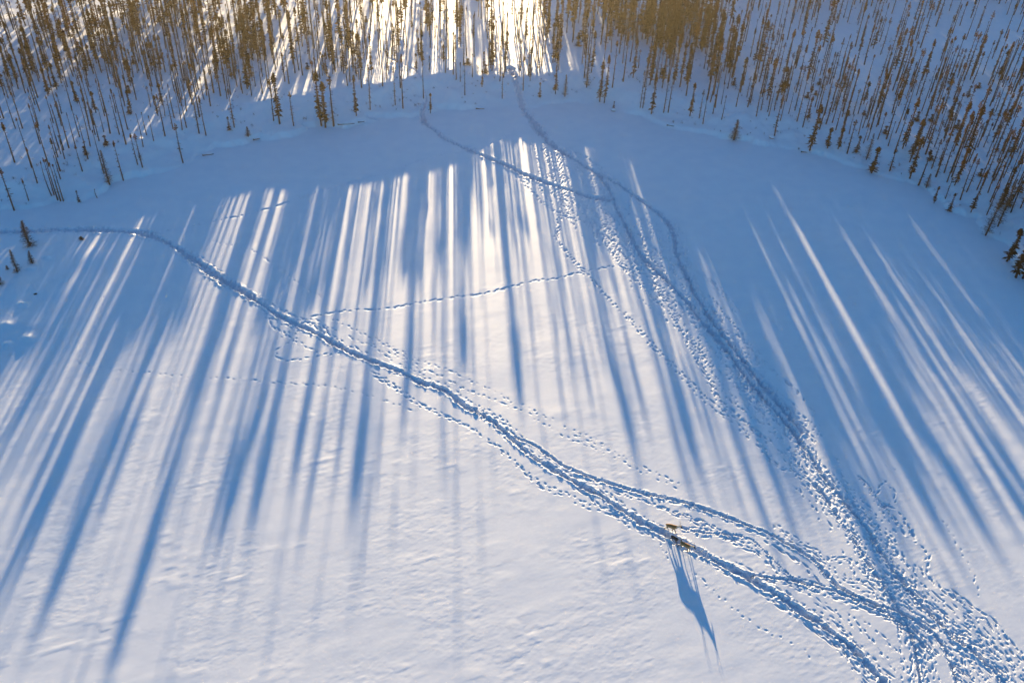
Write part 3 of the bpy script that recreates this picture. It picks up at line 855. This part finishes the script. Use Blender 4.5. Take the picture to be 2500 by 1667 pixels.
fill([(2385, 490), (2640, 440), (2720, 760), (2560, 700), (2480, 600), (2420, 555)], 46, dict(spruce=1, sparse=1.6, club=.8), (6, 12), 10)
SP = dict(spruce=1, sparse=1, club=1, pole=1)
fill([(-120, 150), (330, 150), (560, 240), (430, 330), (300, 380), (150, 440), (-120, 470)], 150, dict(spruce=.3, sparse=.9, club=1.6, pole=2.2, sapling=.35), (4.5, 12), 1)
fill([(-150, 60), (330, 60), (420, 190), (250, 235), (-150, 240)], 160, dict(spruce=2.0, sparse=1, club=.8, pole=.8), (10, 16), 2)
fill([(300, 20), (680, 20), (680, 230), (450, 250), (330, 180)], 175, dict(spruce=1.5, sparse=1, club=1.3, pole=1.4), (8, 13.5), 3)
fill([(660, -50), (1340, -50), (1340, 190), (1000, 215), (660, 240)], 215, dict(spruce=.3, sparse=.5, club=1.3, pole=2.4, sapling=.35), (7, 12.5), 4)
fill([(1300, 60), (1760, 40), (1760, 250), (1560, 215), (1300, 170)], 92, dict(spruce=.5, sparse=.8, club=1.2, pole=1.8, sapling=.35), (7, 12.5), 5)
fill([(1350, 20), (1750, 20), (1735, 140), (1560, 125), (1400, 80)], 95, dict(spruce=3, sparse=.6, club=.3), (11, 15), 6)
fill([(1740, -40), (2520, -40), (2520, 200), (1990, 200), (1740, 260)], 230, dict(spruce=.35, sparse=2.0, club=1.4, pole=1), (5, 13), 7)
fill([(1720, 200), (2060, 180), (2200, 380), (2040, 330), (1900, 300), (1740, 300)], 110, dict(spruce=.3, sparse=1, club=1.4, pole=1.5, sapling=.35), (4.5, 12), 8)
fill([(2060, 180), (2560, 180), (2560, 560), (2400, 500), (2300, 440), (2180, 380)], 215, dict(spruce=.5, sparse=1.8, club=1.2, pole=.8, sapling=.35), (5.5, 14), 9)

# dense stands just behind, giving each recorded shadow its length
u = -140.0
while u < 180:
    tip = float(tip_at(u)); st = float(np.interp(u, UG, STR))
    if st > -.2 and (u < 27 or st > .8):
        lit = UG[STR < -.5]
        room = float(np.min(np.abs(lit - u))) if len(lit) else 5.0
        for rep in range(2 if st > .8 else 1):
            for _ in range(40):
                y = rs.uniform(200, 252 if rs.random() < .8 else 305) if u < 25 else rs.uniform(210, 320)
                if st > .8 and tip < 125:
                    y = rs.uniform(203, 250)
                x = u + rs.uniform(-.15, .15)
                if float(shore_dist(np.array([x]), np.array([y]))[0]) < 5:
                    continue
                z = float(z_at(x, y)[0])
                h = max_height(x, y, z, tip)
                if h < 3.0 or h > 15.5:
                    continue
                if any((x - t['x']) ** 2 + (y - t['y']) ** 2 < .4 for t in TREES[len(HAND):]):
                    continue
                kind = 'spruce' if (st > .8 or rs.random() < .88) else 'sparse'
                w = rs.uniform(.85, 1.1) if st > .8 else rs.uniform(.75, 1.05)
                add_tree(x, y, h, kind, max(.4, min(w, room / .6)), z=z)
                break
    u += rs.uniform(.45, .8) if st > .8 else rs.uniform(.34, .62)
# the closed forest beyond the open stand, which keeps the right-hand slope in shade
u = -150.0
while u < 190:
    dens = float(np.interp(u, [-62, -55, -30, 6, 30], [.35, .2, .35, .6, 1.0]))
    for row in range(3):
        if rs.random() > dens:
            continue
        x = u + rs.uniform(-.4, .4)
        if x < 29 and lane(x):
            continue
        y = rs.uniform(276, 330)
        z = float(z_at(x, y)[0])
        m = (UG > x - .35) & (UG < x + .35)
        h = max_height(x, y, z, float(np.max(TIP[m])))
        h = min(max(h, 4.0), 17.0) * rs.uniform(.82, 1.03)
        add_tree(x, y, h, 'spruce', rs.uniform(.9, 1.3) * 10 / (5.5 + .45 * h), z=z)
    u += .62

# ---- which trees are seen, and how large
for t in TREES:
    bx, by, _ = pixel_of(t['x'], t['y'], t['z']); tx, ty, _ = pixel_of(t['x'], t['y'], t['z'] + t['h'])
    t['px'], t['py'] = float(bx), float(by)
    vis = max(0.0, min(float(by), 1667) - max(float(ty), 0)) if (-20 < bx < 2520 or -20 < tx < 2520) else 0.0
    t['size'] = vis
    t['hand'] = t['label'] is not None
order = sorted(range(len(TREES)), key=lambda k: (-TREES[k]['hand'], -TREES[k]['size']))
MAX_SINGLE = 298
single = [k for k in order[:MAX_SINGLE] if TREES[k]['size'] > 20 or TREES[k]['hand']]
rest = [k for k in range(len(TREES)) if k not in set(single)]
print('trees', len(TREES), 'single', len(single), 'in stand', len(rest))

LOOK = {'pole': 'bare tufted trunk', 'club': 'club-topped spruce', 'spruce': 'narrow dense spruce', 'sparse': 'ragged thin spruce', 'larch': 'leafless larch', 'sapling': 'knee-high young spruce'}


def place_name(px, py):
    if px < 330:
        return 'in the thicket at far left of the forest' if py > 240 else 'among the tall golden trees in the upper left corner'
    if px < 660:
        return 'in the sun-streaked stand left of the double spruce clump'
    if px < 1050:
        return 'in the glowing stand behind the double spruce clump'
    if px < 1330:
        return 'in the pale stand beside the straight trail'
    if px < 1740:
        return 'under the golden forest wall right of the straight trail' if py < 190 else 'on the open slope right of the straight trail'
    if px < 2080:
        return 'in the blue shaded stand behind the lone brown larch' if py > 180 else 'on the shaded higher ground at upper right'
    return 'in the dense shaded forest along the right shore' if py > 220 else 'in the shaded forest in the upper right corner'


def put_tree(t):
    kind = t['kind']
    v = VARIANTS[(kind, t['var'])]
    name = {'larch': 'larch_tree', 'sapling': 'young_spruce'}.get(kind, 'spruce_tree')
    root = link(name, None)
    root.empty_display_size = .5
    root.location = (t['x'], t['y'], t['z'])
    root.rotation_euler = (0, 0, t['rot'])
    sz = t['h'] / 10.0
    sxy = t['w'] * (.55 + .45 * sz) if kind != 'sapling' else max(.3, sz * 2.2) * t['w']
    root.scale = (sxy, sxy, sz)
    root['category'] = 'tree'
    if t['label']:
        root['label'] = t['label']
        root['group'] = 'trees along the shore'
    else:
        where = place_name(t['px'], t['py'])
        root['label'] = LOOK[kind] + ' ' + where
        root['group'] = LOOK[kind] + ' ' + where
    link('trunk', v['trunk'], root)
    link('crown', v['crown'], root)


for k in single:
    put_tree(TREES[k])

# all the further trees as one stand
SV, SF, SM = [], [], []
off = 0
for k in rest:
    t = TREES[k]
    v = VARIANTS[(t['kind'], t['var'])]
    sz = t['h'] / 10.0; sxy = t['w'] * (.55 + .45 * sz)
    c, s = math.cos(t['rot']) * sxy, math.sin(t['rot']) * sxy
    for vv, ff, mi in ((v['tv'], v['tf'], 0), (v['cv'], v['cf'], 1)):
        p = np.stack([vv[:, 0] * c - vv[:, 1] * s + t['x'], vv[:, 0] * s + vv[:, 1] * c + t['y'], vv[:, 2] * sz + t['z']], -1)
        SV.append(p); SF.append(ff + off); SM.append(np.full(len(ff), mi)); off += len(p)
link('forest', mesh_from('forest', np.vstack(SV), np.vstack(SF).astype(np.int32), [BARK, NEEDLES], np.concatenate(SM), smooth_shade=False),
     kind='stuff', label='spruce forest filling the ground behind the nearer trees', category='forest')

# brush and dead grass poking through the snow of the bank and the forest floor
UV, UF = [], []
rb = np.random.default_rng(91)
cxs = rb.uniform(-110, 120, 6000); cys = rb.uniform(120, 272, 6000); cds = shore_dist(cxs, cys); czs = land_height(cxs, cys)
keep = (cds > .5) & ((cds < 14) | (rb.random(6000) < .4)) & (noise2(cxs / 5, cys / 5, 92) > rb.uniform(-.6, .5, 6000))
for ux, uy, uz in list(zip(cxs[keep], cys[keep], czs[keep]))[:1300]:
    uz -= .05
    hgt = rb.uniform(.25, .9) * (1.5 if rb.random() < .12 else 1)
    for k in range(rb.integers(5, 12)):
        a = rb.uniform(0, 6.28); sp = rb.uniform(.1, .7) * hgt
        base = np.array((ux + rb.normal(0, .12), uy + rb.normal(0, .12), uz)); tip_ = base + np.array((math.cos(a) * sp, math.sin(a) * sp, hgt * rb.uniform(.5, 1)))
        bare_twig(UV, UF, base, tip_, .022)
        if rb.random() < .6:
            m_ = base + (tip_ - base) * .55
            bare_twig(UV, UF, m_, m_ + np.array((rb.normal(0, .15), rb.normal(0, .15), .2)) * hgt, .016)
link('undergrowth', mesh_from('undergrowth', UV, np.array(UF, np.int32), TWIG, smooth_shade=False), kind='stuff')

# ---------------------------------------------------------------- driftwood and stones along the snow bank
def make_log(px, py, length, ang, label, branch=False):
    x, y, z = (float(v[0]) for v in on_ground(px, py))
    root = link('fallen_log', None, label=label, category='log', group='logs along the snow bank')
    root.location = (x, y, z + .12); root.rotation_euler = (0, 0, ang)
    n = 9
    P = np.stack([np.linspace(-length / 2, length / 2, n), .08 * np.sin(np.linspace(0, 3.1, n)), .05 * np.cos(np.linspace(0, 4, n))], -1)
    r = np.linspace(.17, .08, n)
    V, F = [], []
    for p, q in zip(P, r):
        for k in range(8):
            a = 2 * math.pi * k / 8
            V.append((p[0], p[1] + q * math.cos(a), p[2] + q * math.sin(a)))
    for i in range(n - 1):
        for k in range(8):
            a, b = i * 8 + k, i * 8 + (k + 1) % 8
            F.append((a, b, b + 8, a + 8))
    F.append(tuple(range(7, -1, -1))); F.append(tuple(range((n - 1) * 8, n * 8)))
    tv, tf_ = V, F
    if branch:
        b0 = len(tv)
        for p, q in (((.1 * length, .1, .05), .06), ((.22 * length, .5, .3), .03)):
            for k in range(5):
                a = 2 * math.pi * k / 5
                tv.append((p[0] + q * math.cos(a), p[1], p[2] + q * math.sin(a)))
        for k in range(5):
            tf_.append((b0 + k, b0 + (k + 1) % 5, b0 + 5 + (k + 1) % 5, b0 + 5 + k))
    link('stem', mesh_from('stem', tv, tf_, WOOD), root)
    # snow lying along the top
    V, F = [], []
    m = 12
    for i in range(m):
        f = i / (m - 1); xx = (-.5 + f) * length * .92
        w = .17 * math.sin(math.pi * (0.08 + .84 * f)) ** .6; hgt = .16 * math.sin(math.pi * (0.06 + .88 * f)) ** .6
        yc = .08 * math.sin(3.1 * f); zc = .05 * math.cos(4 * f) + .08
        for k in range(7):
            a = math.pi * k / 6
            V.append((xx, yc + w * math.cos(a), zc + hgt * math.sin(a) + .03))
    for i in range(m - 1):
        for k in range(6):
            a = i * 7 + k
            F.append((a, a + 1, a + 8, a + 7))
    link('snow_cap', mesh_from('snow_cap', V, F, SNOW), root)


make_log(508, 379, 2.2, .35, 'dark snow-capped log at the bank below the lone thin spruce on the left')
make_log(633, 340, 2.6, .5, 'snow-capped log with a stub, between the tiny reddish larch and a dense spruce', True)
make_log(845, 305, 3.6, .22, 'long log under the snow lip, right of the large double spruce clump')
make_log(882, 299, 1.4, .4, 'short dark stub of a log right of the long log under the snow lip')
make_log(1172, 267, 1.9, .02, 'log end showing from the snow bank between the two trails')
make_log(1642, 309, 2.6, -.25, 'dark log below the overhung snow bank right of the shaggy spruce')
make_log(1969, 373, 2.4, -.1, 'log and branches at the foot of the large shaggy spruce on the bank', True)


def make_stone(px, py, r, label, seed):
    rng = np.random.default_rng(seed)
    x, y, z = (float(v[0]) for v in on_ground(px, py))
    root = link('stone', None, label=label, category='stone', group='stones along the shore')
    root.location = (x, y, z + r * .25); root.rotation_euler = (0, 0, rng.uniform(0, 6))
    V, F = [], []
    nu, nv = 12, 8
    jit = rng.uniform(.8, 1.15, (nv + 1, nu))
    for i in range(nv + 1):
        th = math.pi * i / nv
        for k in range(nu):
            ph = 2 * math.pi * k / nu; q = r * (jit[i, k] if 0 < i < nv else 1)
            V.append((q * 1.25 * math.sin(th) * math.cos(ph), q * math.sin(th) * math.sin(ph), q * .8 * math.cos(th)))
    for i in range(nv):
        for k in range(nu):
            F.append((i * nu + k, (i + 1) * nu + k, (i + 1) * nu + (k + 1) % nu, i * nu + (k + 1) % nu))
    link('rock', mesh_from('rock', V, F, WOOD), root)
    V, F = [], []
    for i in range(5):
        th = math.pi * .44 * i / 4
        for k in range(nu):
            ph = 2 * math.pi * k / nu; q = r * 1.22
            V.append((q * 1.25 * math.sin(th) * math.cos(ph), q * math.sin(th) * math.sin(ph), q * .88 * math.cos(th) + .02))
    for i in range(4):
        for k in range(nu):
            F.append((i * nu + k, (i + 1) * nu + k, (i + 1) * nu + (k + 1) % nu, i * nu + (k + 1) % nu))
    link('snow_cap', mesh_from('snow_cap', V, F, SNOW), root)


make_stone(1498, 271, .45, 'snow-capped stone at the shore beside a tiny spruce', 1)
make_stone(1884, 337, .5, 'snow-capped stone at the foot of the red-topped spruce on the right bank', 2)
make_stone(52, 757, .4, 'snow-capped stone poking from the drift at the left edge', 3)
make_stone(22, 806, .4, 'snow-covered stone lowest on the drift at the left edge', 4)

# ---------------------------------------------------------------- reindeer
def coat_material(name, back, flank, pale, leg):
    m, t, out = new_mat(name)
    b = t.nodes.new('ShaderNodeBsdfPrincipled'); b.inputs['Roughness'].default_value = .85; b.inputs['Specular IOR Level'].default_value = .15
    b.inputs['Sheen Weight'].default_value = .4; b.inputs['Sheen Roughness'].default_value = .35; b.inputs['Sheen Tint'].default_value = (1, .85, .6, 1)
    tc = t.nodes.new('ShaderNodeTexCoord'); sp = t.nodes.new('ShaderNodeSeparateXYZ')
    nz = t.nodes.new('ShaderNodeTexNoise'); nz.inputs['Scale'].default_value = 6
    t.links.new(tc.outputs['Object'], nz.inputs['Vector']); t.links.new(tc.outputs['Object'], sp.inputs[0])
    zz = t.nodes.new('ShaderNodeMath'); zz.operation = 'MULTIPLY_ADD'; zz.inputs[1].default_value = .12
    t.links.new(nz.outputs[0], zz.inputs[0]); t.links.new(sp.outputs[2], zz.inputs[2])
    r = t.nodes.new('ShaderNodeValToRGB')
    e = r.color_ramp.elements
    e[0].position = .50; e[0].color = (*leg, 1)
    e[1].position = 1.12 / 1.6 + .02; e[1].color = (*back, 1)
    for pos, col in ((.36, leg), (.44, pale), (.52, flank), (.60, flank)):
        n_ = e.new(pos); n_.color = (*col, 1)
    dv = t.nodes.new('ShaderNodeMath'); dv.operation = 'DIVIDE'; dv.inputs[1].default_value = 1.6
    t.links.new(zz.outputs[0], dv.inputs[0]); t.links.new(dv.outputs[0], r.inputs[0])
    # pale neck and chest
    nk = t.nodes.new('ShaderNodeMapRange'); nk.inputs[1].default_value = .50; nk.inputs[2].default_value = .66
    t.links.new(sp.outputs[0], nk.inputs[0])
    zk = t.nodes.new('ShaderNodeMapRange'); zk.inputs[1].default_value = .6; zk.inputs[2].default_value = .72
    t.links.new(sp.outputs[2], zk.inputs[0])
    hd = t.nodes.new('ShaderNodeMapRange'); hd.inputs[1].default_value = 1.0; hd.inputs[2].default_value = 1.1; hd.inputs[3].default_value = 1; hd.inputs[4].default_value = 0
    t.links.new(sp.outputs[0], hd.inputs[0])
    m1 = t.nodes.new('ShaderNodeMath'); m1.operation = 'MULTIPLY'; m2 = t.nodes.new('ShaderNodeMath'); m2.operation = 'MULTIPLY'
    t.links.new(nk.outputs[0], m1.inputs[0]); t.links.new(zk.outputs[0], m1.inputs[1]); t.links.new(m1.outputs[0], m2.inputs[0]); t.links.new(hd.outputs[0], m2.inputs[1])
    mix = t.nodes.new('ShaderNodeMixRGB'); mix.inputs[2].default_value = (*pale, 1)
    t.links.new(m2.outputs[0], mix.inputs[0]); t.links.new(r.outputs[0], mix.inputs[1])
    # dark face
    mix2 = t.nodes.new('ShaderNodeMixRGB'); mix2.inputs[2].default_value = (*leg, 1)
    inv = t.nodes.new('ShaderNodeMath'); inv.operation = 'SUBTRACT'; inv.inputs[0].default_value = 1
    t.links.new(hd.outputs[0], inv.inputs[1]); t.links.new(inv.outputs[0], mix2.inputs[0]); t.links.new(mix.outputs[0], mix2.inputs[1])
    t.links.new(mix2.outputs[0], b.inputs['Base Color']); t.links.new(b.outputs[0], out.inputs[0])
    return m


def reindeer(label, feet_px, head_px, scale, mat, antlers, gait, z0):
    fx, fy = ground_at(*feet_px); hx, hy = ground_at(*head_px)
    root = link('reindeer', None, label=label, category='reindeer', group='reindeer walking on the trail')
    root.location = (float(fx), float(fy), z0)
    root.rotation_euler = (0, 0, math.atan2(float(hy - fy), float(hx - fx)))
    root.scale = (scale,) * 3
    # skeleton: x ahead, z up; vertex, parent, (radius x, radius y)
    V, E, Rr = [], [], []

    def v(p, parent, r):
        V.append(p); Rr.append(r if isinstance(r, tuple) else (r, r))
        if parent is not None:
            E.append((parent, len(V) - 1))
        return len(V) - 1
    pel = v((-.48, 0, .93), None, (.19, .22))
    b1 = v((-.22, 0, .91), pel, (.23, .27)); b2 = v((.08, 0, .89), b1, (.235, .28)); ch = v((.38, 0, .91), b2, (.20, .28))
    nb = v((.58, 0, 1.03), ch, (.15, .20)); n1 = v((.78, 0, 1.16), nb, (.10, .135)); n2 = v((.93, 0, 1.25), n1, (.085, .105))
    h1 = v((1.03, 0, 1.26), n2, (.09, .10)); h2 = v((1.16, 0, 1.14), h1, (.062, .07)); h3 = v((1.27, 0, 1.02), h2, (.047, .05))
    tail = v((-.66, 0, .98), pel, .06); v((-.71, 0, .90), tail, .025)
    for sy in (-1, 1):
        e1 = v((.98, sy * .09, 1.33), h1, .026); v((.93, sy * .19, 1.37), e1, .014)
        # fore leg: shoulder, elbow, wrist, fetlock, hoof
        f = gait[0 if sy < 0 else 1]; g = gait[2 if sy < 0 else 3]
        s = v((.40, sy * .13, .78), ch, .10); e = v((.36 + .15 * f, sy * .13, .60), s, .07); w = v((.40 + .42 * f, sy * .12, .34), e, .05)
        k = v((.38 + .66 * f - (.08 if f < 0 else 0), sy * .12, .09 + (.05 if f < -.2 else 0)), w, .038); v((.43 + .70 * f, sy * .12, .02), k, .05)
        # hind leg: hip, stifle ahead, hock behind, fetlock, hoof
        hp = v((-.46, sy * .14, .80), pel, .13); st = v((-.38 + .22 * g, sy * .14, .62), hp, .095); hk = v((-.58 + .42 * g, sy * .12, .42), st, .046)
        fe = v((-.54 + .66 * g, sy * .12, .10), hk, .038); v((-.47 + .70 * g, sy * .12, .02), fe, .05)
    me = bpy.data.meshes.new('body')
    me.from_pydata(V, E, [])
    me.materials.append(mat)
    body = link('body', me, root)
    body.modifiers.new('skin', 'SKIN').use_smooth_shade = True
    sub = body.modifiers.new('sub', 'SUBSURF'); sub.levels = 2; sub.render_levels = 2
    if not me.skin_vertices:
        bpy.context.view_layer.objects.active = body
        bpy.ops.mesh.customdata_skin_add()
    for i, r in enumerate(Rr):
        me.skin_vertices[0].data[i].radius = r
        me.skin_vertices[0].data[i].use_root = (i == 0)
    if antlers:
        for sy in (-1, 1):
            main = [(.99, .05, 1.36), (.92, .12, 1.48), (.80, .22, 1.60), (.74, .29, 1.75), (.80, .30, 1.90), (.90, .26, 2.0)]
            tines = [[(.97, .07, 1.40), (1.08, .09, 1.46), (1.17, .08, 1.44)], [(.80, .22, 1.60), (.92, .23, 1.68), (1.0, .22, 1.72)],
                     [(.76, .28, 1.72), (.66, .30, 1.78)], [(.80, .30, 1.90), (.74, .30, 1.99)]]
            AV, AF = [], []
            for chain, r0, r1 in [(main, .022, .010)] + [(q, .014, .006) for q in tines]:
                P = np.array([(1.0 + (a - 1.0) * antlers, sy * b * antlers ** .5, 1.34 + (c - 1.34) * antlers) for a, b, c in chain])
                b0 = len(AV); n = len(P)
                for i, (p, r) in enumerate(zip(P, np.linspace(r0, r1, n))):
                    d = P[min(i + 1, n - 1)] - P[max(i - 1, 0)]; d /= np.linalg.norm(d)
                    s = np.cross(d, (0, 1, 0)); s /= np.linalg.norm(s) + 1e-9; q = np.cross(d, s)
                    for k in range(5):
                        a = 2 * math.pi * k / 5
                        AV.append(tuple(p + r * (math.cos(a) * s + math.sin(a) * q)))
                for i in range(n - 1):
                    for k in range(5):
                        a, b = b0 + i * 5 + k, b0 + i * 5 + (k + 1) % 5
                        AF.append((a, b, b + 5, a + 5))
            link('antler', mesh_from('antler', AV, AF, ANTLER), root)
    return root


COAT = coat_material('brown winter coat', (.30, .15, .055), (.46, .28, .14), (.60, .52, .42), (.040, .026, .018))
COAT_DARK = coat_material('dark winter coat', (.06, .042, .036), (.11, .085, .075), (.42, .39, .38), (.035, .026, .022))
reindeer('light brown antlered reindeer walking above the other two, farthest from its long shadow', (1637, 1296), (1661, 1303), 1.08, COAT, .8, (.38, -.30, -.34, .30), -.03)
reindeer('small dark reindeer calf walking between the two light brown adults', (1646, 1321), (1664, 1332), .82, COAT_DARK, 0, (.2, -.3, -.25, .28), -.12)
reindeer('brown reindeer walking in front, lowest of the three on the trail', (1671, 1341), (1694, 1353), 1.06, COAT, .55, (.05, .30, -.42, .15), -.06)

# ---------------------------------------------------------------- cold hazy air, lit from behind by the low sun
hm, ht, hout = new_mat('haze')
hv = ht.nodes.new('ShaderNodeVolumePrincipled')
hv.inputs['Color'].default_value = (1.0, .87, .62, 1)
hv.inputs['Density'].default_value = 0.00015
hv.inputs['Anisotropy'].default_value = 0.85
ht.links.new(hv.outputs[0], hout.inputs['Volume'])
_hx, _y0, _y1, _z0, _z1 = 4200.0, -1200.0, 3300.0, -2.5, CAM_H + 8.0
_hc = [(-_hx, _y0, _z0), (_hx, _y0, _z0), (_hx, _y1, _z0), (-_hx, _y1, _z0), (-_hx, _y0, _z1), (_hx, _y0, _z1), (_hx, _y1, _z1), (-_hx, _y1, _z1)]
_hf = np.array([(3, 2, 1, 0), (4, 5, 6, 7), (0, 1, 5, 4), (1, 2, 6, 5), (2, 3, 7, 6), (3, 0, 4, 7)], np.int32)
link('haze', mesh_from('haze', _hc, _hf, hm, smooth_shade=False), kind='stuff')

for _o in bpy.data.objects:
    if 'label' in _o and len(_o['label'].split()) > 16:
        print('LONG', _o.name, _o['label'])
